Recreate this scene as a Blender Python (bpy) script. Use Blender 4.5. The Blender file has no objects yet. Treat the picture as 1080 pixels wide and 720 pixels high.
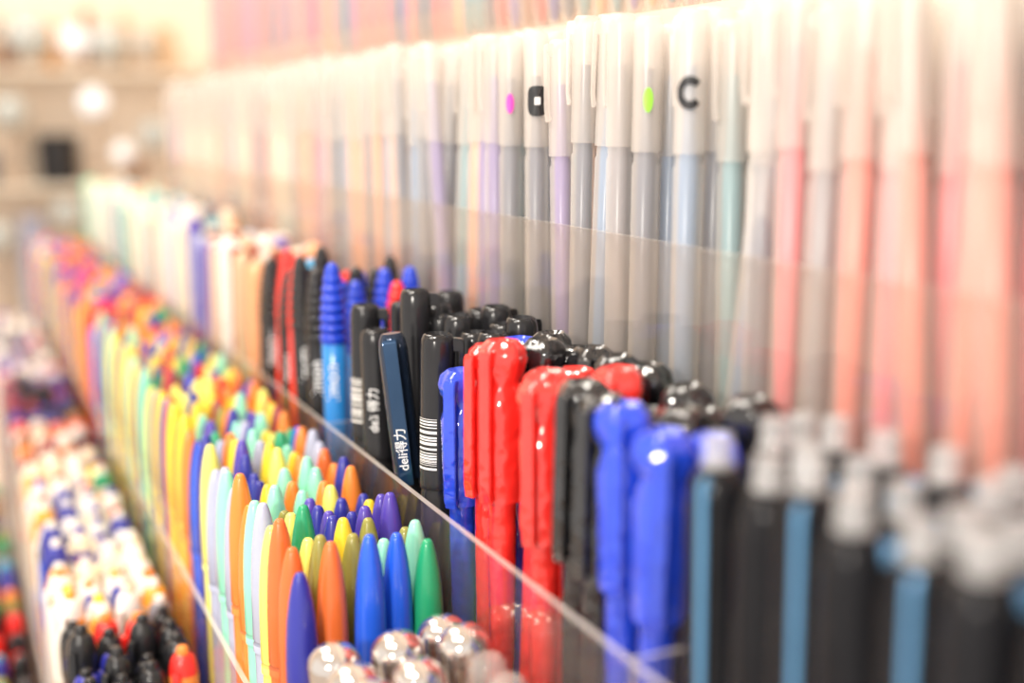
import bpy, bmesh, math, random
from mathutils import Vector, Matrix
rnd = random.Random(11)
sc = bpy.context.scene
COL = sc.collection
sc.view_settings.view_transform = 'Standard'
sc.view_settings.exposure = 0.12

# ---------------------------------------------------------------- materials
_m = {}
def nodes(name):
    m = bpy.data.materials.new(name); m.use_nodes = True
    nt = m.node_tree
    return m, nt, nt.nodes["Principled BSDF"]
def plastic(name, c, rough=0.28, metal=0.0, coat=0.3, alpha=1.0, noise=0.06, bump=0, spec=.5):
    if name in _m: return _m[name]
    m, nt, b = nodes(name)
    n = nt.nodes.new("ShaderNodeTexNoise"); n.inputs["Scale"].default_value = 60
    tc = nt.nodes.new("ShaderNodeTexCoord"); nt.links.new(tc.outputs["Object"], n.inputs["Vector"])
    mx = nt.nodes.new("ShaderNodeMix"); mx.data_type = 'RGBA'
    mx.inputs["A"].default_value = (c[0], c[1], c[2], 1)
    mx.inputs["B"].default_value = (min(1, c[0]*(1+noise*4)+noise*.2), min(1, c[1]*(1+noise*4)+noise*.2), min(1, c[2]*(1+noise*4)+noise*.2), 1)
    nt.links.new(n.outputs["Fac"], mx.inputs["Factor"])
    nt.links.new(mx.outputs["Result"], b.inputs["Base Color"])
    b.inputs["Roughness"].default_value = rough
    b.inputs["Metallic"].default_value = metal
    b.inputs["Coat Weight"].default_value = coat
    b.inputs["Coat Roughness"].default_value = 0.08
    b.inputs["Alpha"].default_value = alpha
    b.inputs["Specular IOR Level"].default_value = spec
    if bump:
        n2 = nt.nodes.new("ShaderNodeTexNoise"); n2.inputs["Scale"].default_value = 150; n2.inputs["Detail"].default_value = 1
        nt.links.new(tc.outputs["Object"], n2.inputs["Vector"])
        bp = nt.nodes.new("ShaderNodeBump"); bp.inputs["Strength"].default_value = bump; bp.inputs["Distance"].default_value = .002
        nt.links.new(n2.outputs["Fac"], bp.inputs["Height"]); nt.links.new(bp.outputs[0], b.inputs["Normal"]); nt.links.new(bp.outputs[0], b.inputs["Coat Normal"])
    _m[name] = m
    return m
def frost(name, c, transp):
    m = bpy.data.materials.new(name); m.use_nodes = True
    nt = m.node_tree; nt.nodes.clear()
    out = nt.nodes.new("ShaderNodeOutputMaterial")
    tr = nt.nodes.new("ShaderNodeBsdfTransparent")
    df = nt.nodes.new("ShaderNodeBsdfDiffuse"); tl = nt.nodes.new("ShaderNodeBsdfTranslucent")
    gl = nt.nodes.new("ShaderNodeBsdfGlossy"); gl.inputs["Roughness"].default_value = .25
    n = nt.nodes.new("ShaderNodeTexNoise"); n.inputs["Scale"].default_value = 90
    cr = nt.nodes.new("ShaderNodeMix"); cr.data_type = 'RGBA'
    cr.inputs["A"].default_value = (*c, 1); cr.inputs["B"].default_value = (*[x*.96 for x in c], 1)
    nt.links.new(n.outputs["Fac"], cr.inputs["Factor"])
    nt.links.new(cr.outputs["Result"], df.inputs[0]); nt.links.new(cr.outputs["Result"], tl.inputs[0])
    a = nt.nodes.new("ShaderNodeMixShader"); a.inputs[0].default_value = .4
    nt.links.new(df.outputs[0], a.inputs[1]); nt.links.new(tl.outputs[0], a.inputs[2])
    g = nt.nodes.new("ShaderNodeMixShader"); g.inputs[0].default_value = .07
    nt.links.new(a.outputs[0], g.inputs[1]); nt.links.new(gl.outputs[0], g.inputs[2])
    b = nt.nodes.new("ShaderNodeMixShader"); b.inputs[0].default_value = transp
    nt.links.new(g.outputs[0], b.inputs[1]); nt.links.new(tr.outputs[0], b.inputs[2])
    nt.links.new(b.outputs[0], out.inputs[0])
    return m
def acrylic(name, haze, tint=(1, .98, .96)):
    m = bpy.data.materials.new(name); m.use_nodes = True
    nt = m.node_tree; nt.nodes.clear()
    out = nt.nodes.new("ShaderNodeOutputMaterial")
    tr = nt.nodes.new("ShaderNodeBsdfTransparent"); tr.inputs[0].default_value = (*tint, 1)
    gl = nt.nodes.new("ShaderNodeBsdfGlossy"); gl.inputs["Roughness"].default_value = .05
    lw = nt.nodes.new("ShaderNodeLayerWeight"); lw.inputs["Blend"].default_value = .5
    pw = nt.nodes.new("ShaderNodeMath"); pw.operation = 'POWER'; pw.inputs[1].default_value = 5
    ml = nt.nodes.new("ShaderNodeMath"); ml.operation = 'MULTIPLY_ADD'; ml.inputs[1].default_value = .45; ml.inputs[2].default_value = .04
    nt.links.new(lw.outputs["Facing"], pw.inputs[0]); nt.links.new(pw.outputs[0], ml.inputs[0])
    df = nt.nodes.new("ShaderNodeBsdfTranslucent"); df.inputs[0].default_value = (1, .95, .9, 1)
    d2 = nt.nodes.new("ShaderNodeBsdfDiffuse"); d2.inputs[0].default_value = (1, .95, .9, 1)
    dm = nt.nodes.new("ShaderNodeMixShader"); nt.links.new(df.outputs[0], dm.inputs[1]); nt.links.new(d2.outputs[0], dm.inputs[2]); dm.inputs[0].default_value = .7
    m1 = nt.nodes.new("ShaderNodeMixShader"); m2 = nt.nodes.new("ShaderNodeMixShader")
    m1.inputs[0].default_value = haze
    nt.links.new(tr.outputs[0], m1.inputs[1]); nt.links.new(dm.outputs[0], m1.inputs[2])
    nt.links.new(ml.outputs[0], m2.inputs[0]); nt.links.new(m1.outputs[0], m2.inputs[1]); nt.links.new(gl.outputs[0], m2.inputs[2])
    nt.links.new(m2.outputs[0], out.inputs[0])
    return m
ACR = acrylic("clear_acrylic", .025)
ACRH = acrylic("hazy_acrylic", .04)
RIM = plastic("acrylic_edge", (.72, .66, .60), .1, alpha=.5)
FROST = frost("frosted_plastic", (.96, .90, .84), .62)
FROSTB = frost("frosted_barrel", (.98, .93, .88), .64)
BLACK = plastic("black_plastic", (.012, .012, .014), .2, coat=.5)
WHITE = plastic("white_plastic", (.8, .75, .7), .35)
INKW = plastic("white_print", (.9, .9, .9), .5, coat=0)
CHROME = plastic("silver_dome", (.66, .62, .59), .06, metal=.92, coat=.5, noise=.02)
def barcode_mat():
    m, nt, b = nodes("barcode")
    tc = nt.nodes.new("ShaderNodeTexCoord"); w = nt.nodes.new("ShaderNodeTexNoise")
    mp = nt.nodes.new("ShaderNodeMapping"); mp.inputs["Scale"].default_value = (0.0, 0.0, 1)
    nt.links.new(tc.outputs["Object"], mp.inputs[0]); nt.links.new(mp.outputs[0], w.inputs["Vector"])
    w.inputs["Scale"].default_value = 900; w.inputs["Detail"].default_value = 1
    g = nt.nodes.new("ShaderNodeMath"); g.operation = 'GREATER_THAN'; g.inputs[1].default_value = .5
    nt.links.new(w.outputs["Fac"], g.inputs[0])
    mx = nt.nodes.new("ShaderNodeMix"); mx.data_type = 'RGBA'
    mx.inputs["A"].default_value = (.02, .02, .02, 1); mx.inputs["B"].default_value = (.95, .93, .9, 1)
    nt.links.new(g.outputs[0], mx.inputs["Factor"]); nt.links.new(mx.outputs["Result"], b.inputs["Base Color"])
    return m
BAR = barcode_mat()

C = {
 'navy': (.02, .025, .30), 'blue': (.01, .10, .70), 'royal blue': (.005, .045, .55), 'orange': (.88, .23, .03),
 'rust orange': (.70, .14, .025), 'yellow': (.92, .62, .03), 'lemon yellow': (.90, .82, .16), 'mint green': (.28, .74, .53),
 'olive': (.27, .26, .05), 'green': (.01, .32, .14), 'lavender grey': (.40, .43, .58), 'purple': (.08, .05, .38),
 'red': (.85, .018, .012), 'teal': (.08, .42, .5), 'cream': (.85, .72, .54), 'white': (.80, .76, .71), 'black': (.010, .010, .012),
 'pink': (.85, .10, .14), 'coral': (.88, .14, .07), 'slate grey': (.05, .07, .13), 'pale blue': (.12, .24, .42),
 'peach': (.92, .38, .18), 'pale grey': (.20, .19, .22), 'sky blue': (.10, .45, .75), 'lilac': (.18, .12, .38), 'brown': (.3, .12, .05),
 'pale teal': (.09, .28, .33), 'maroon': (.28, .02, .04), 'amber': (.80, .36, .04), 'tan': (.6, .42, .26),
}
def cm(c, rough=.28, suffix=''):
    if c == 'black': return plastic('black'+suffix, C[c], rough, coat=.15, spec=.4)
    return plastic(c.replace(' ', '_') + suffix, C[c], rough)

# ---------------------------------------------------------------- mesh helpers
def finish(bm, name, mats, smooth=True):
    bmesh.ops.recalc_face_normals(bm, faces=bm.faces[:])
    me = bpy.data.meshes.new(name); bm.to_mesh(me); bm.free()
    for m in mats: me.materials.append(m)
    if smooth:
        for p in me.polygons: p.use_smooth = True
        me.set_sharp_from_angle(angle=math.radians(50))
    return me
def lathe(name, prof, mats, segs=20, lobes=0, amp=0):
    bm = bmesh.new(); rings = []
    for p in prof:
        r, z = p[0], p[1]
        if r < 1e-6: rings.append([bm.verts.new((0, 0, z))]); continue
        a = p[3] if len(p) > 3 else 0
        rings.append([bm.verts.new((r*(1+a*math.cos(lobes*2*math.pi*i/segs))*math.cos(2*math.pi*i/segs),
                                    r*(1+a*math.cos(lobes*2*math.pi*i/segs))*math.sin(2*math.pi*i/segs), z)) for i in range(segs)])
    for k in range(len(rings)-1):
        A, B = rings[k], rings[k+1]; mi = prof[k][2] if len(prof[k]) > 2 else 0
        for i in range(segs):
            j = (i+1) % segs
            if len(A) == 1 and len(B) == 1: continue
            if len(A) == 1: f = bm.faces.new((A[0], B[i], B[j]))
            elif len(B) == 1: f = bm.faces.new((A[i], A[j], B[0]))
            else: f = bm.faces.new((A[i], A[j], B[j], B[i]))
            f.material_index = mi
    return finish(bm, name, mats)
def clipmesh(name, r, z0, z1, w, ang, mat, out=.0034):
    P = [(r-.001, z1), (r+out*.8, z1-.0003), (r+out, z1-.002), (r+out, z0+.005), (r+out*.75, z0), (r+.0003, z0+.001),
         (r+out*.5, z0+.005), (r+out*.5, z1-.005), (r-.001, z1-.005)]
    bm = bmesh.new()
    a = [bm.verts.new((p[0], -w/2, p[1])) for p in P]; b = [bm.verts.new((p[0], w/2, p[1])) for p in P]
    bm.faces.new(a); bm.faces.new(b[::-1])
    for i in range(len(P)):
        j = (i+1) % len(P); bm.faces.new((a[i], b[i], b[j], a[j]))
    bmesh.ops.recalc_face_normals(bm, faces=bm.faces[:])
    bmesh.ops.bevel(bm, geom=bm.edges[:], offset=.0003, segments=2, affect='EDGES', clamp_overlap=True)
    bmesh.ops.rotate(bm, verts=bm.verts[:], cent=(0, 0, 0), matrix=Matrix.Rotation(ang, 3, 'Z'))
    return finish(bm, name, [mat])
def box(name, lo, hi, mats, bev=0, rimtop=False):
    bm = bmesh.new(); bmesh.ops.create_cube(bm, size=1)
    for v in bm.verts:
        v.co = Vector([(lo[i]+hi[i])/2 + v.co[i]*(hi[i]-lo[i]) for i in range(3)])
    if rimtop:
        for f in bm.faces:
            if f.normal.z > .9 or (abs(f.normal.y) > .9 and hi[1]-lo[1] > .1) or (abs(f.normal.x) > .9 and hi[0]-lo[0] > .02): f.material_index = 1
    if bev: bmesh.ops.bevel(bm, geom=bm.edges[:], offset=bev, segments=2, affect='EDGES')
    return finish(bm, name, mats, smooth=bool(bev))
def patch(name, r, z0, z1, a0, a1, mat, n=10, rounded=False):
    bm = bmesh.new()
    if rounded:
        zc, hz, ac, ha = (z0+z1)/2, (z1-z0)/2, (a0+a1)/2, (a1-a0)/2
        cen = bm.verts.new((r*math.cos(ac), r*math.sin(ac), zc)); rg = []
        mid = []
        for i in range(28):
            t = 2*math.pi*i/28; p = rounded
            cx = math.copysign(abs(math.cos(t))**p, math.cos(t)); cz = math.copysign(abs(math.sin(t))**p, math.sin(t))
            rg.append(bm.verts.new((r*math.cos(ac+ha*cx), r*math.sin(ac+ha*cx), zc+hz*cz)))
            mid.append(bm.verts.new((r*math.cos(ac+ha*cx*.5), r*math.sin(ac+ha*cx*.5), zc+hz*cz*.5)))
        for i in range(28):
            j = (i+1) % 28
            bm.faces.new((mid[i], rg[i], rg[j], mid[j])); bm.faces.new((cen, mid[i], mid[j]))
        return finish(bm, name, [mat])
    A = [bm.verts.new((r*math.cos(a0+(a1-a0)*i/n), r*math.sin(a0+(a1-a0)*i/n), z0)) for i in range(n+1)]
    B = [bm.verts.new((r*math.cos(a0+(a1-a0)*i/n), r*math.sin(a0+(a1-a0)*i/n), z1)) for i in range(n+1)]
    for i in range(n): bm.faces.new((A[i], A[i+1], B[i+1], B[i]))
    me = finish(bm, name, [mat]); return me
def textmesh(name, s, size, r, z0, ang, mat, flat=False, upright=False):
    cu = bpy.data.curves.new(name, 'FONT'); cu.body = s; cu.size = size; cu.offset = size*.006
    cu.align_y = 'CENTER'
    ob = bpy.data.objects.new(name+"_tmp", cu); COL.objects.link(ob)
    bpy.context.view_layer.update()
    dg = bpy.context.evaluated_depsgraph_get()
    me = bpy.data.meshes.new_from_object(ob.evaluated_get(dg))
    bpy.data.objects.remove(ob); me.name = name
    for v in me.vertices:
        u, w = v.co.x, v.co.y
        if flat:
            t = Vector((-math.sin(ang), math.cos(ang), 0)); n = Vector((math.cos(ang), math.sin(ang), 0))
            v.co = n*r - t*w + Vector((0, 0, z0+u))
        else:
            ph = ang - w/r; v.co = Vector((r*math.cos(ph), r*math.sin(ph), z0+u))
    me.materials.clear(); me.materials.append(mat)
    return me
def ringletter(name, r, zc, ang, rad, thick, gap, mat, n=26):
    """bold open ring (letter C) wrapped on a cylinder"""
    bm = bmesh.new(); A = []; B = []; M = []
    for i in range(n+1):
        t = gap + (2*math.pi-2*gap)*i/n
        for lst, q in ((A, rad-thick/2), (M, rad), (B, rad+thick/2)):
            w = q*math.cos(t)*.85; u = q*math.sin(t)
            ph = ang + w/r
            lst.append(bm.verts.new((r*math.cos(ph), r*math.sin(ph), zc+u)))
    for i in range(n):
        bm.faces.new((A[i], A[i+1], M[i+1], M[i])); bm.faces.new((M[i], M[i+1], B[i+1], B[i]))
    return finish(bm, name, [mat])
CAMA = math.radians(247)

# ---------------------------------------------------------------- pen prototypes -> list of (partname, mesh); first is root
cache = {}
def proto(kind, c, extra=None):
    k = (kind, c, extra)
    if k in cache: return cache[k]
    g = globals()['mk_'+kind]
    cache[k] = g(c, extra) if extra is not None else g(c)
    return cache[k]
def mk_felt_tip_pen(c):
    m = cm(c, .3); e = plastic(c.replace(' ', '_')+'_deep', tuple(x*.6 for x in C[c]), .4)
    body = lathe("pen_barrel", [(0, 0), (.0035, 0), (.0046, .002), (.0050, .010), (.0052, .1), (.0052, .104), (0, .104)], [m])
    cap = lathe("pen_cap", [(.0053, .098), (.0058, .0982), (.0058, .101, 1), (.0055, .1015, 1), (.0055, .1025), (.0058, .103), (.0057, .121), (.0054, .130), (.0049, .1375), (.0041, .1440), (.0032, .1490), (.0023, .1525), (.0018, .1538), (.0012, .1545), (0, .1547)], [m, e])
    return [("felt_tip_pen", body), ("pen_cap", cap)]
def mk_gel_pen(c, stick=None):
    ink = plastic(c.replace(' ', '_')+'_ink', C[c], .4)
    body = lathe("gel_barrel", [(0, 0), (.0018, .0), (.0035, .004), (.0049, .012), (.0050, .102), (.0045, .103), (.0045, .146), (.003, .147)], [FROSTB], 16)
    ref = lathe("ink_refill", [(0, .004), (.0012, .004), (.0032, .014), (.0032, .104), (.0024, .110), (.0022, .116), (.0019, .135), (0, .135)], [ink], 12)
    cap = lathe("pen_cap", [(.0052, .1065), (.0053, .1065), (.0052, .148), (.0048, .1515), (.004, .1525), (0, .1525)], [FROST], 16)
    L = [("gel_pen", body), ("ink_refill", ref), ("pen_cap", cap)]
    if not stick: L.append(("pocket_clip", clipmesh("pocket_clip", .0051, .120, .151, .003, rnd.uniform(2.0, 3.2), FROST, out=.0024)))
    if stick == 'square':
        L.append(("dark_sticker", patch("dark_sticker", .0057, .119, .131, CAMA-.75, CAMA+.75, BLACK, rounded=.55)))
        L.append(("sticker_mark", patch("sticker_mark", .0059, .1235, .1265, CAMA-.2, CAMA+.2, INKW)))
    elif stick == 'letter':
        L.append(("printed_letter", ringletter("printed_letter", .0057, .1262, D(236), .0040, .0027, .7, BLACK)))
    elif stick:
        L.append(("round_sticker", patch("round_sticker", .0057, .120, .1285, CAMA-.4, CAMA+.2, plastic(stick.replace(' ', '_')+'_dot', {'pink': (.8, .05, .45), 'green': (.3, .7, .05), 'coral': (.9, .3, .1)}[stick]), rounded=1.0)))
    return L
def mk_marker_pen(c, stick='text'):
    m = cm(c, .2, '_shiny')
    body = lathe("marker_barrel", [(0, 0), (.005, 0), (.0062, .002), (.0064, .088), (.0056, .09), (.0056, .1), (0, .1)], [m], 28)
    cap = lathe("pen_cap", [(.0057, .0895), (.0068, .09), (.0069, .092), (.0067, .093), (.0067, .143), (.0064, .1475), (.0056, .1495), (.0048, .15), (.0044, .1488), (0, .1486)], [m], 28)
    L = [("marker_pen", body), ("pen_cap", cap)]
    L.append(("pocket_clip", clipmesh("pocket_clip", .0067, .108, .1485, .0042, CAMA+1.5, m)))
    if stick == 'bar':
        L.append(("barcode_label", patch("barcode_label", .00695, .098, .118, CAMA-1.25, CAMA+.0, BAR)))
    elif stick == 'text':
        L.append(("printed_text", textmesh("printed_text", "deli 得力", .0056, .0069, .103, CAMA-.15, INKW)))
    return L
def mk_clip_pen(c):
    m = cm(c, .15); bl = plastic("blue_black_sheen", (.012, .025, .055), .12, metal=.4); bc = plastic("dark_blue_clip", (.01, .045, .11), .12, metal=.5)
    body = lathe("pen_barrel", [(0, 0), (.001, 0), (.0016, .004), (.0045, .016), (.005, .09), (.005, .1), (0, .1)], [m], 24)
    cap = lathe("pen_cap", [(.0051, .09), (.0058, .09), (.0058, .142), (.0052, .1465), (.004, .149), (0, .1495)], [bl], 24)
    cl = clipmesh("pocket_clip", .0058, .088, .1475, .0054, CAMA, bc, out=.0028)
    return [("clip_pen", body), ("pen_cap", cap), ("pocket_clip", cl),
            ("printed_text", textmesh("printed_text", "deli得力", .0051, .0087, .0945, CAMA, INKW, flat=True))]
def mk_ribbed_pen(c):
    m = cm(c, .22)
    bm_ = plastic('bright_blue_barrel', (.02, .22, .62), .2) if c == 'blue' else m
    body = lathe("pen_barrel", [(0, 0), (.001, 0), (.0046, .015), (.0060, .09), (.0060, .119), (.0052, .120), (0, .120)], [bm_], 20)
    prof = [(.0053, .1195), (.0064, .120)]
    n = 7
    for i in range(n):
        t = i/(n-1); z = .121 + .026*t; r = .0067*(1-t**2.2) + .0044*t**2.2
        prof += [(r*.95, z), (r, z+.0008), (r, z+.0018), (r*.94, z+.0025), (r*.82, z+.0028), (r*.82, z+.0036)]
    prof += [(.0036, .1515), (.0028, .1540), (.0014, .1555), (0, .1558)]
    L = [("ribbed_grip_pen", body), ("ribbed_grip", lathe("ribbed_grip", prof, [cm('royal blue', .25) if c == 'blue' else m], 20))]
    L.append(("printed_text", textmesh("printed_text", "lmon", .0085, .0062, .094, CAMA, INKW)))
    return L
def mk_stick_pen(c):
    m = plastic(c.replace(' ', '_')+'_gloss', C[c], .04, coat=1.0, bump=.65, noise=.12 if c != 'black' else .02)
    s = 1.2
    body = lathe("pen_barrel", [(0, 0), (.001, 0), (.0040, .014), (.0050, .08), (.0050, .1), (0, .1)], [m], 20)
    cap = lathe("pen_cap", [(.0051*s, .096), (.0058*s, .096), (.0061*s, .100), (.0064*s, .12), (.0066*s, .131), (.0056*s, .1355), (.0052*s, .138), (.0064*s, .1410, 0, .07), (.0069*s, .145, 0, .11), (.0062*s, .149, 0, .11), (.0042*s, .1513, 0, .07), (.0030*s, .1495), (0, .1492)], [m], 30, lobes=5)
    clip = clipmesh("pocket_clip", .0073, .096, .1485, .0046, CAMA-.45, m, out=.0034)
    return [("stick_pen", body), ("pen_cap", cap), ("pocket_clip", clip)]
def mk_knob_pen(c, k='plain'):
    m = plastic("satin_black", (.004, .004, .006), .2, coat=0, spec=.2); gr = plastic("clear_grey_knob", (.55, .55, .56), .08, alpha=.5); bl = plastic("steel_blue_clip", (.12, .32, .56), .1, metal=.3)
    body = lathe("pen_barrel", [(0, 0), (.001, 0), (.005, .014), (.0064, .05), (.0068, .1), (0, .1)], [m], 20)
    cap = lathe("pen_cap", [(.0070, .09), (.0078, .09), (.0078, .138), (.0070, .144), (.0058, .1475), (.0042, .149), (0, .149)], [m], 20)
    kn = lathe("top_knob", [(.0040, .1492), (.0042, .1500), (.0036, .1508), (.0036, .1560), (.0033, .1572), (0, .1574)], [gr], 20)
    return [("grey_knob_pen", body), ("pen_cap", cap), ("top_knob", kn), ("pocket_clip", clipmesh("pocket_clip", .0074, .070, .148, .0018, CAMA-.6, bl, out=.0028))]
def mk_dome_pen(c):
    m = cm(c, .3)
    body = lathe("pen_barrel", [(0, 0), (.002, 0), (.005, .012), (.0062, .125), (.0062, .1265), (0, .1265)], [m], 20)
    P = [(.0062, .1267), (.0080, .1272), (.0086, .134)]
    for i in range(13):
        a = i/12*math.pi/2; P.append((.0088*math.cos(a) if i < 12 else 0, .1385+.0086*math.sin(a)))
    return [("dome_cap_pen", body), ("dome_cap", lathe("dome_cap", P, [CHROME], 32))]
def mk_click_pen(c, c2='white'):
    m = cm(c, .18); m2 = cm(c2, .22)
    body = lathe("pen_barrel", [(0, 0), (.001, 0), (.0045, .014), (.0054, .05), (.0060, .12), (.0060, .1265, 1), (.0064, .127, 1), (.0065, .1355, 0), (.0065, .1415, 1), (.0060, .1455, 1), (.0050, .149, 1), (.0034, .1505, 1), (0, .151, 1)], [m2, m], 18)
    kn = lathe("push_button", [(.0028, .150), (.0028, .1525), (.0022, .1538), (.0012, .1542), (0, .1543)], [m2 if c != 'black' else m], 14)
    return [("click_pen", body), ("push_button", kn), ("pocket_clip", clipmesh("pocket_clip", .0063, .105, .1445, .0036, 3.9, m, out=.0028))]
def mk_clear_pen(c):
    body = lathe("clear_barrel", [(0, 0), (.001, 0), (.0045, .014), (.0060, .05), (.0062, .138), (.0056, .143), (.004, .145), (0, .145)], [ACRB], 20)
    ref = lathe("ink_refill", [(0, .01), (.0036, .012), (.0036, .125), (0, .126)], [cm(c)], 12)
    rg = lathe("collar_ring", [(.0063, .118), (.0067, .1185), (.0067, .124), (.0063, .1245)], [WHITE], 20)
    return [("clear_barrel_pen", body), ("ink_refill", ref), ("collar_ring", rg)]
ACRB = acrylic("glassy_barrel", .22)
def mk_round_cap_pen(c):
    m = cm(c, .22)
    body = lathe("pen_barrel", [(0, 0), (.002, 0), (.0048, .01), (.0054, .1), (.0054, .104), (0, .104)], [m], 16)
    cap = lathe("pen_cap", [(.0055, .1), (.0060, .1), (.0062, .14), (.0058, .1465), (.0046, .1505), (.0026, .1525), (0, .153)], [m], 18)
    return [("round_cap_pen", body), ("pen_cap", cap)]
def mk_flat_pen(c):
    body = box("flat_body", (-.0035, -.0048, 0), (.0035, .0048, .150), [cm(c, .4)], bev=.001)
    st = box("side_stripe", (-.0037, -.0060, .01), (.0037, -.0049, .148), [plastic("stripe_maroon", (.45, .06, .04), .4)])
    return [("flat_marker", body), ("side_stripe", st)]

DESC = {
 'felt_tip_pen': ("{c} felt-tip pen with pointed bullet cap standing upright", "pen"),
 'gel_pen': ("frosted translucent gel pen with {c} ink, capped and upright", "pen"),
 'marker_pen': ("glossy {c} marker pen with round flat-topped cap in tray", "marker"),
 'clip_pen': ("slim {c} pen with blue-sheen clip and white lettering", "pen"),
 'ribbed_pen': ("{c} pen standing upside down with ribbed tapering grip", "pen"),
 'stick_pen': ("glossy {c} pen with bulbous lobed cap and clip", "pen"),
 'knob_pen': ("{c} pen with small grey knob and steel-blue clip", "pen"),
 'dome_pen': ("{c} pen topped with shiny silver dome cap", "pen"),
 'click_pen': ("{c} topped click pen with push button packed in tray", "pen"),
 'clear_pen': ("clear plastic pen with {c} refill and white collar ring", "pen"),
 'round_cap_pen': ("{c} capped pen with smooth rounded top in tray", "pen"),
 'flat_pen': ("flat {c} marker with maroon side stripe leaning in tray", "marker"),
}
made = {}
def place(kind, c, x, y, z, rot=0, tx=0, ty=0, sz=1.0, extra=None, group=None, parts=True, name=None):
    key = (kind, c, extra, parts, name)
    L = proto(kind, c, extra)
    if key not in made:
        obs = []
        for i, (n, me) in enumerate(L):
            if i and not parts and n in ("pocket_clip", "push_button"): continue
            obs.append(bpy.data.objects.new(name if (name and not i) else n, me))
        made[key] = (obs, [0])
    tmpl, cnt = made[key]
    root = tmpl[0] if cnt[0] == 0 else tmpl[0].copy()
    root.location = (x, y, z); root.rotation_euler = (tx, ty, rot); root.scale = (1, 1, sz)
    d = DESC[kind]
    root["label"] = d[0].format(c=c); root["category"] = d[1]
    if extra == 'bar': root["label"] = "glossy black marker pen with white barcode label on cap"
    if extra == 'text': root["label"] = "glossy black marker pen with small white lettering on cap"
    if extra == 'square': root["label"] = "frosted gel pen with black rounded-square sticker on its cap"
    if extra == 'letter': root["label"] = "frosted gel pen with bold black letter C on cap"
    if kind == 'gel_pen' and extra in ('pink', 'green', 'coral'): root["label"] = "frosted gel pen with "+extra+" dot sticker on its cap"
    root["group"] = group or "pens in the display tray"
    COL.objects.link(root)
    for o in tmpl[1:]:
        ch = o if cnt[0] == 0 else o.copy()
        ch.parent = root; COL.objects.link(ch)
    cnt[0] += 1
    return root
D = math.radians
def jit(a): return rnd.uniform(-a, a)

# ---------------------------------------------------------------- room + stand
def obj(name, me, **kw):
    o = bpy.data.objects.new(name, me); COL.objects.link(o)
    for k, v in kw.items(): o[k] = v
    return o
WALL = plastic("cream_wall", (.86, .74, .62), .8, coat=0, noise=.03)
obj("floor", box("floor", (-2.6, -1.2, -1.30), (.62, 2.6, -1.25), [plastic("floor_tile", (.6, .52, .45), .4)]), kind="structure")
obj("wall_right", box("wall_right", (.52, -1.2, -1.25), (.62, 2.6, 1.35), [WALL]), kind="structure")
obj("wall_far", box("wall_far", (-2.6, 2.5, -1.25), (.52, 2.6, 1.35), [WALL]), kind="structure")
obj("ceiling", box("ceiling", (-2.6, -1.2, 1.35), (.62, 2.6, 1.40), [plastic("ceiling_white", (.9, .86, .8), .8)]), kind="structure")

STANDM = plastic("cream_laminate", (.84, .75, .65), .5, noise=.03)
UPM = plastic("cream_laminate_dimmed", (.62, .53, .44), .5, noise=.03)  # same cream laminate, colour darkened to tone down the overlit top step
Y0, Y1 = -.05, 1.62
steps = [(-.012, .0335, -.49), (.0335, .0925, -.39), (.0925, .1542, -.30), (.1542, .2175, -.23), (.2175, .2625, -.118), (.2625, .33, .042)]
rack = bpy.data.objects.new("display_rack", None); rack.location = (.15, .8, -1.25); COL.objects.link(rack)
rack["label"] = "stepped cream display rack with clear acrylic pen trays"; rack["category"] = "display rack"
def part(parent, name, me, label=None):
    o = bpy.data.objects.new(name, me); COL.objects.link(o); o.parent = parent
    o.matrix_parent_inverse = Matrix.Translation(-Vector(parent.location))
    if label: o["label"] = label
    return o
for i, (a, b, t) in enumerate(steps):
    part(rack, "rack_step", box("rack_step", (a, Y0, -1.25), (b, Y1 if i < 4 else 1.36, t), [STANDM if i < 5 else UPM]))
T = .0022
panels = [(.0335, -.39, -.325, ACR, Y1), (.0925, -.30, -.215, ACR, Y1), (.1543, -.23, -.140, ACR, Y1), (.2176, -.118, -.0405, ACRH, 1.36), (.2627, .042, .060, ACR, 1.36)]
for x, z0, z1, m, ye in panels:
    part(rack, "acrylic_panel", box("acrylic_panel", (x, Y0, z0+.0002), (x+T, ye, z1), [m, RIM], rimtop=True), "clear acrylic front panel with bright edge")
for (xa, xb, z0, z1, ys) in [(.1566, .2172, -.23, -.14, (.2625, .5435, .705, .95)), (.0948, .1540, -.30, -.20, (.3800, .96)), (.036, .0920, -.39, -.29, (.66, .95))]:
    for yy in ys:
        part(rack, "acrylic_divider", box("acrylic_divider", (xa, yy, z0), (xb, yy+.0015, z1), [ACR, RIM], rimtop=True))

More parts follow.
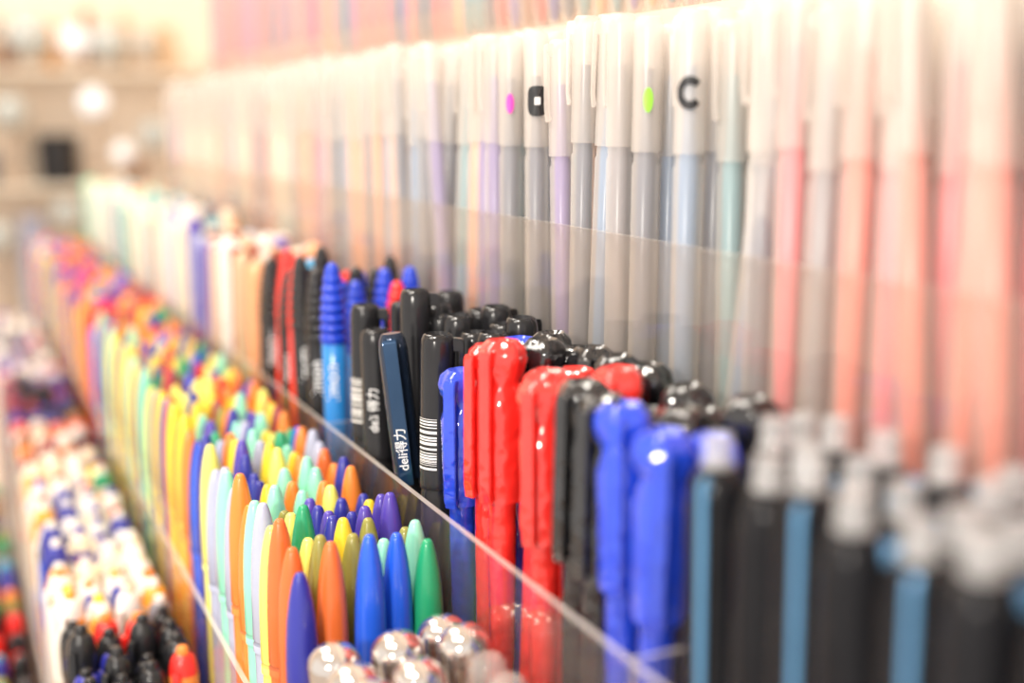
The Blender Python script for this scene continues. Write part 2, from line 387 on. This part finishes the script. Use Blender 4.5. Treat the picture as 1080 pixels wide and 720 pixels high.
# ---------------------------------------------------------------- gel pens
def gelcol(y):
    if y < .275: p = ['pink', 'coral', 'coral', 'pink', 'slate grey', 'lilac', 'pink', 'coral', 'slate grey']
    elif y < .30: p = ['pink', 'coral', 'pale grey', 'maroon']
    elif y < .42: p = ['pale grey', 'pale blue', 'slate grey', 'slate grey', 'pale teal', 'slate grey']
    elif y < .62: p = ['slate grey', 'pale teal', 'slate grey', 'pale blue', 'lilac', 'slate grey', 'lilac', 'peach']
    elif y < .8: p = ['slate grey', 'lilac', 'peach', 'pale blue', 'peach', 'coral']
    else: p = ['peach', 'lilac', 'peach', 'cream', 'coral', 'cream', 'pale grey']
    return rnd.choice(p)
marks = {.462: 'square', .349: 'letter', .489: 'pink', .377: 'green', .90: 'coral'}
fixed = sorted(marks)
rows = [.2252, .2378, .2505]
for ri, x in enumerate(rows):
    ys = []
    y = .135 + ri*.0065
    while y < 1.345:
        ys.append(y); y += (.0128 if y < .8 else .0165) + rnd.uniform(0, .003)
    if ri == 0:
        ys = [y for y in ys if all((y-f > .0115) or (f-y > .0195) for f in fixed)] + fixed
    for y in ys:
        ex = marks.get(y) if ri == 0 else None
        lean = rnd.choice([0, 0, .05, -.07, .09]) if (not ex and y < .62 and all(abs(y-f) > .03 for f in fixed)) else 0
        if ri == 0 and abs(y-.322) < .007: lean = .11
        place('gel_pen', gelcol(y), x, y, -.118, rot=0 if ex else jit(.5), tx=0 if ex else lean+jit(.02), ty=jit(.008), sz=1+(0 if ex else jit(.03)), extra=ex,
              group="frosted gel pens in the tall tray")
y = .2
while y < 1.34:
    place('gel_pen', rnd.choice(['slate grey', 'pink', 'red', 'coral', 'lilac', 'navy', 'peach', 'pale teal', 'brown']), .2745, y, .042, rot=rnd.uniform(-1, 1), tx=jit(.02), ty=jit(.006), group="gel pens in the upper tray", name="upper_gel_pen")
    place('gel_pen', rnd.choice(['peach', 'pink', 'peach', 'cream', 'lilac', 'slate grey', 'cream']), .2885, y+.008, .042, rot=rnd.uniform(-1, 1), tx=jit(.02), ty=jit(.006), group="gel pens in the upper tray", name="upper_gel_pen")
    y += .0150

# ---------------------------------------------------------------- middle tray
Zm = -.23
def mid(kind, c, x, y, **k):
    k.setdefault('group', 'pens in the middle tray')
    return place(kind, c, x, y, Zm, **k)
for ri, x in enumerate([.1675, .1838, .1995, .2085]):
    y = .138 + ri*.007; k = 0
    while y < (.254 if ri < 3 else .20):
        mid('knob_pen', 'black', x, y, rot=jit(.15) if (ri == 0 and k % 2 == 0) else rnd.uniform(1.2, 3), tx=jit(.03), ty=jit(.01), sz=(.985 if ri else .995)+jit(.02), group="grey-knob pens in the middle tray")
        y += .0168; k += 1
seq = [('royal blue', .2775), ('royal blue', .2940), ('black', .3100), ('black', .3260), ('red', .3430), ('red', .3600), ('red', .3770), ('red', .3930)]
tilts = [.015, -.03, .0, .03, -.05, .05, -.03, -.045]
for i, ((c, y), t) in enumerate(zip(seq, tilts)): mid('stick_pen', c, .1715 if i % 2 else .1700, y, rot=jit(.4), tx=t, ty=.014+jit(.008), sz=(.975 if c == 'royal blue' else 1)+jit(.03))
for ri, x in enumerate([.1890, .2050]):
    y = .2765 + ri*.006
    while y < .415:
        c = 'royal blue' if (ri == 0 and y < .285) else ('red' if (y > .325 and y < .375 and ri == 0) else ('black' if y < .385 else ('royal blue' if ri == 0 else 'black')))
        mid('stick_pen', c, x, y, rot=jit(.8), tx=jit(.03) if y > .29 else 0, ty=jit(.01), sz=.98+jit(.035))
        y += .0176
mid('marker_pen', 'black', .1655, .4310, extra='bar', sz=1.0, ty=.012, tx=.01)
mid('marker_pen', 'black', .1745, .4720, extra='plain', sz=1.07, rot=.1, tx=-.035, ty=.015)
mid('clip_pen', 'black', .1705, .4450, rot=-.05, ty=-.09, tx=-.07, sz=.99)
mid('marker_pen', 'black', .1655, .5150, extra='bar', sz=1.0, tx=.02)
mid('marker_pen', 'black', .1655, .4935, extra='text', sz=.94, ty=.004, tx=-.05)
mid('stick_pen', 'royal blue', .1695, .4115, sz=.92)
for ri, x in enumerate([.1895, .2052]):
    y = .428 + ri*.004
    while y < .535:
        mid('marker_pen', 'black', x, y, extra='plain', rot=1+jit(.5), tx=jit(.015), sz=.995+jit(.03)); y += .0162
rib = [('blue', .1645, .553), ('blue', .1785, .558), ('black', .1645, .578), ('black', .1645, .600), ('black', .1785, .582), ('red', .1645, .622), ('black', .1645, .641), ('blue', .1785, .605),
       ('red', .1645, .659), ('black', .1785, .625), ('black', .1645, .676), ('red', .1925, .553), ('blue', .1925, .570), ('black', .1925, .590), ('blue', .1925, .608), ('blue', .2065, .557), ('red', .2065, .574), ('black', .2065, .590),
       ('black', .1785, .647), ('red', .1925, .639), ('black', .1645, .692), ('sky blue', .1785, .667), ('red', .2065, .61), ('blue', .2065, .64), ('black', .1925, .66)]
for k, (c, x, y) in enumerate(rib): mid('ribbed_pen', c, x, y, rot=jit(.2), tx=(.05 if y > .6 else -.03)+jit(.07), ty=.01+jit(.02), sz=1.01+jit(.05), group="ribbed pens in the middle tray")
for ri, x in enumerate([.1650, .1780, .191, .2045]):
    y = .724 + ri*.004
    while y < .94:
        r = rnd.random()
        if r < .6: mid('flat_pen', rnd.choice(['cream', 'white', 'white', 'tan']), x, y, rot=jit(.15), tx=.10+jit(.05), sz=1+jit(.05), group="flat markers in the middle tray"); y += .0200
        else: mid('round_cap_pen', rnd.choice(['lavender grey', 'cream', 'tan', 'pale grey', 'white', 'white', 'peach', 'white', 'purple']), x, y, tx=.06+jit(.02), sz=1+jit(.05)); y += .0175
    y = .962
    while y < 1.6:
        mid('round_cap_pen', rnd.choice(['cream', 'white', 'white', 'cream', 'mint green', 'pale grey', 'peach', 'lavender grey', 'white', 'cream', 'teal']), x, y, sz=1+jit(.05), tx=jit(.01), group="pale capped pens in the middle tray"); y += .0165

# ---------------------------------------------------------------- felt tips
Zl = -.30
front = ['navy', 'rust orange', 'rust orange', 'lemon yellow', 'lavender grey', 'mint green', 'orange', 'orange', 'lavender grey', 'mint green', 'lavender grey', 'lavender grey',
         'lemon yellow', 'navy', 'blue', 'navy', 'orange', 'yellow', 'orange', 'yellow', 'orange', 'navy', 'yellow', 'yellow']
rowcols = {1: ['rust orange', 'olive', 'lemon yellow', 'green', 'lemon yellow', 'olive', 'mint green', 'yellow', 'navy'], 2: ['blue', 'olive', 'yellow', 'navy', 'purple', 'navy', 'purple', 'mint green', 'orange'],
           3: ['blue', 'mint green', 'olive', 'purple', 'navy', 'navy', 'lemon yellow', 'orange', 'mint green'], 4: ['green', 'mint green', 'olive', 'purple', 'purple', 'yellow', 'navy', 'orange', 'navy']}
pal = ['orange', 'yellow', 'lemon yellow', 'navy', 'blue', 'mint green', 'olive', 'rust orange', 'yellow', 'green', 'purple', 'mint green', 'navy', 'maroon', 'lavender grey', 'navy', 'orange']
pal2 = ['orange', 'yellow', 'lemon yellow', 'navy', 'yellow', 'mint green', 'rust orange', 'yellow', 'blue', 'green', 'navy', 'maroon', 'red', 'lemon yellow', 'navy']
for ri in range(5):
    x = .1012 + ri*.0117
    y = .3895 + (ri % 2)*.005 + (.003 if ri == 4 else 0); k = 0
    while y < .952:
        lst = front if ri == 0 else rowcols[ri]
        c = lst[k] if k < len(lst) else rnd.choice(pal if y < .65 else pal2)
        place('felt_tip_pen', c, x, y, Zl, tx=jit(.018), ty=jit(.006), sz=1+(jit(.035)), group="felt-tip pens in the lower tray")
        y += .0121 + rnd.uniform(0, .0008); k += 1
    y = .969
    while y < 1.6:
        place('round_cap_pen', rnd.choice(['red', 'orange', 'yellow', 'navy', 'blue', 'cream', 'red', 'orange', 'green', 'yellow', 'red', 'navy', 'maroon', 'blue']), x, y, Zl, sz=1+jit(.06), tx=jit(.01), group="coloured capped pens in the lower tray", name="capped_pen")
        y += .0140
for ri, x in enumerate([.1050, .1238, .1428]):
    y = .364 - (ri % 2)*.009
    while y > .24:
        if ri == 2 and y < .330 or (ri == 1 and y < .300):
            place('clear_pen', rnd.choice(['red', 'brown', 'red', 'orange']), x, y, Zl, sz=.95+jit(.02), tx=jit(.02), group="clear pens in the lower tray"); y -= .0160; continue
        place('dome_pen', 'brown' if rnd.random() < .4 else 'cream', x, y, Zl, sz=.915+.012*ri+jit(.015), tx=jit(.01), group="silver-topped pens in the lower tray")
        y -= .0192

# ---------------------------------------------------------------- third tray + fourth tray
def t3(y):
    if y < .60: return rnd.choice([('black', 'black'), ('black', 'navy'), ('black', 'black'), ('navy', 'black'), ('black', 'black'), ('red', 'orange'), ('black', 'black')])
    if y < .70: return rnd.choice([('white', 'amber'), ('cream', 'white'), ('white', 'orange'), ('white', 'yellow'), ('amber', 'white'), ('white', 'cream'), ('navy', 'white'), ('pale grey', 'white')])
    if y < .76: return rnd.choice([('white', 'navy'), ('navy', 'white'), ('white', 'navy'), ('cream', 'purple'), ('black', 'white'), ('navy', 'yellow'), ('blue', 'white')])
    if y < .86: return rnd.choice([('green', 'white'), ('cream', 'amber'), ('lemon yellow', 'navy'), ('white', 'navy'), ('navy', 'white'), ('cream', 'red'), ('amber', 'white'), ('white', 'blue'), ('white', 'white')])
    if y < 1.02: return rnd.choice([('white', 'red'), ('cream', 'brown'), ('white', 'brown'), ('coral', 'white'), ('cream', 'white'), ('maroon', 'white'), ('brown', 'cream'), ('black', 'navy'), ('orange', 'white')])
    if y < 1.2: return rnd.choice([('black', 'black'), ('navy', 'black'), ('black', 'navy'), ('maroon', 'black')])
    return rnd.choice([('pale grey', 'white'), ('white', 'white'), ('pink', 'white'), ('cream', 'white'), ('lilac', 'pink'), ('white', 'cream')])
for ri in range(4):
    x = .0432 + ri*.0135
    y = .53
    while y < 1.6:
        c, c2 = t3(y)
        place('click_pen', c, x, y + jit(.001), -.39, rot=jit(.6), sz=1.02+jit(.05), extra=c2, tx=jit(.02), parts=y < .9, group="click pens in the bottom tray")
        y += .0148
for ri in range(3):
    x = -.003 + ri*.0138
    y = .72
    while y < 1.2:
        place('round_cap_pen', rnd.choice(['black', 'orange', 'green', 'red', 'brown', 'teal', 'black', 'navy', 'olive', 'maroon']), x, y, -.49, sz=1+jit(.05), group="assorted pens in the lowest tray")
        y += .0145

# ---------------------------------------------------------------- far wall shelves with globes and cups
BRD = plastic("pale_shelf_board", (.92, .83, .72), .6)
for z in [-.36, -.12, .085]:
    o = obj("wall_shelf", box("wall_shelf", (-.25, -.06, -.006), (.50, .059, 0), [BRD], bev=.002)); o.location = (0, 2.44, z)
    o["label"] = "pale wooden shelf board fixed to the far wall"; o["category"] = "shelf"; o["group"] = "shelves on the far wall"
def sphereprof(r, zc, n=12, a0=-80):
    return [(r*math.cos(D(a0+(90-a0)*i/n)) if i < n else 0, zc+r*math.sin(D(a0+(90-a0)*i/n))) for i in range(n+1)]
GLB = plastic("pearl_glass", (.42, .45, .44), .05, coat=1)
glow = bpy.data.materials.new("lamp_glow"); glow.use_nodes = True
glow.node_tree.nodes["Principled BSDF"].inputs["Emission Color"].default_value = (.9, .95, 1, 1)
glow.node_tree.nodes["Principled BSDF"].inputs["Emission Strength"].default_value = .45
for x, z, r, lit, hgt in [(.268, -.12, .026, 1, .125), (.315, -.12, .018, 1, .04), (.375, -.12, .030, 0, .06), (.165, .085, .040, 0, .02), (.240, .085, .024, 1, .03), (.30, .085, .036, 0, .015), (.05, -.12, .034, 0, .08), (.125, -.12, .032, 0, .10),
                          (.085, .085, .034, 0, .05), (.365, .085, .020, 0, .03), (.43, -.12, .026, 0, .07), (.21, -.36, .03, 0, .16), (.09, -.36, .03, 0, .12)]:
    b = obj("glass_globe", lathe("globe_base", [(0, 0), (.024, 0), (.022, .01), (.008, .0125), (.006, hgt), (0, hgt)], [plastic("dull_wood", (.4, .3, .22), .4)], 24)); b.location = (x, 2.412, z+.0005)
    b["label"] = "small glowing glass globe on round base" if lit else "small pearly glass globe on round base"; b["category"] = "globe"; b["group"] = "globes on the far shelf"
    c = bpy.data.objects.new("glass_ball", lathe("glass_ball", sphereprof(r, hgt+r*.97), [glow if lit else GLB], 24)); c.parent = b; COL.objects.link(c)
for x, z, c, s, k in [(.087, -.12, 'slate grey', .9, .5), (.205, -.12, 'black', 1.3, 1.4), (.01, -.12, 'cream', 1, .7), (.345, -.12, 'brown', .6, .5), (.475, -.12, 'peach', 1, .6), (.405, .085, 'tan', 1.2, .7),
                (.128, .085, 'brown', .8, .5), (.205, .085, 'amber', 1.2, .4), (.04, .085, 'pale grey', 1.3, .7), (.268, .085, 'brown', 1.6, .3), (.335, .085, 'tan', 1.5, .35), (.15, -.36, 'lavender grey', 2.6, .8), (.27, -.36, 'cream', 2.3, .9), (.33, -.36, 'slate grey', 2.4, .8), (.03, -.36, 'lilac', 2.4, .8)]:
    b = obj("pen_cup", lathe("cup", [(0, 0), (.022*k, 0), (.026*k, .004), (.028*k, .07*s), (.0265*k, .07*s), (.024*k, .006), (0, .006)], [cm(c)], 24)); b.location = (x, 2.46 if k < .6 else (2.455 if k > 1 else 2.44), z+.0005)
    b["label"] = c+" straight-sided cup on the far shelf"; b["category"] = "cup"; b["group"] = "cups on the far shelf"

# ---------------------------------------------------------------- lights
w = bpy.data.worlds.new("world"); sc.world = w; w.use_nodes = True
w.node_tree.nodes["Background"].inputs[0].default_value = (1, .93, .86, 1)
w.node_tree.nodes["Background"].inputs[1].default_value = 1.1
def area(name, loc, target, size, e, col=(1, .93, .84)):
    l = bpy.data.lights.new(name, 'AREA'); l.size = size; l.energy = e; l.color = col
    o = bpy.data.objects.new(name, l); COL.objects.link(o); o.location = loc
    o.rotation_euler = (Vector(target)-Vector(loc)).to_track_quat('-Z', 'Y').to_euler()
area("ceiling_lamp_near", (-.35, .1, 1.0), (.15, .5, -.1), .15, 8.5)
area("ceiling_lamp_middle", (-.3, 1.2, 1.1), (.2, 1.1, 0), .4, 9)
area("ceiling_lamp_far", (-.3, 1.8, 1.0), (.3, 2.4, 0), .5, 7)
area("added_rack_fill", (-.2, .4, .4), (.26, .38, -.08), .2, 1.7)  # added fill light, no fixture here; lifts the shade between the back-row pens
area("added_highlight_light", (-.5, -.25, .2), (.18, .35, -.12), .07, 4.0)  # unseen light added left of the camera to put highlights on glossy caps

# ---------------------------------------------------------------- camera
cam = bpy.data.cameras.new("camera"); co = bpy.data.objects.new("camera", cam); COL.objects.link(co); sc.camera = co
cam.sensor_width = 36; cam.lens = 1300*36/1080
cam.clip_start = .01
co.location = (0, 0, 0)
co.rotation_euler = (D(90-10.25), 0, -D(24.78))
cam.dof.use_dof = True; cam.dof.focus_distance = .465; cam.dof.aperture_fstop = 3.3
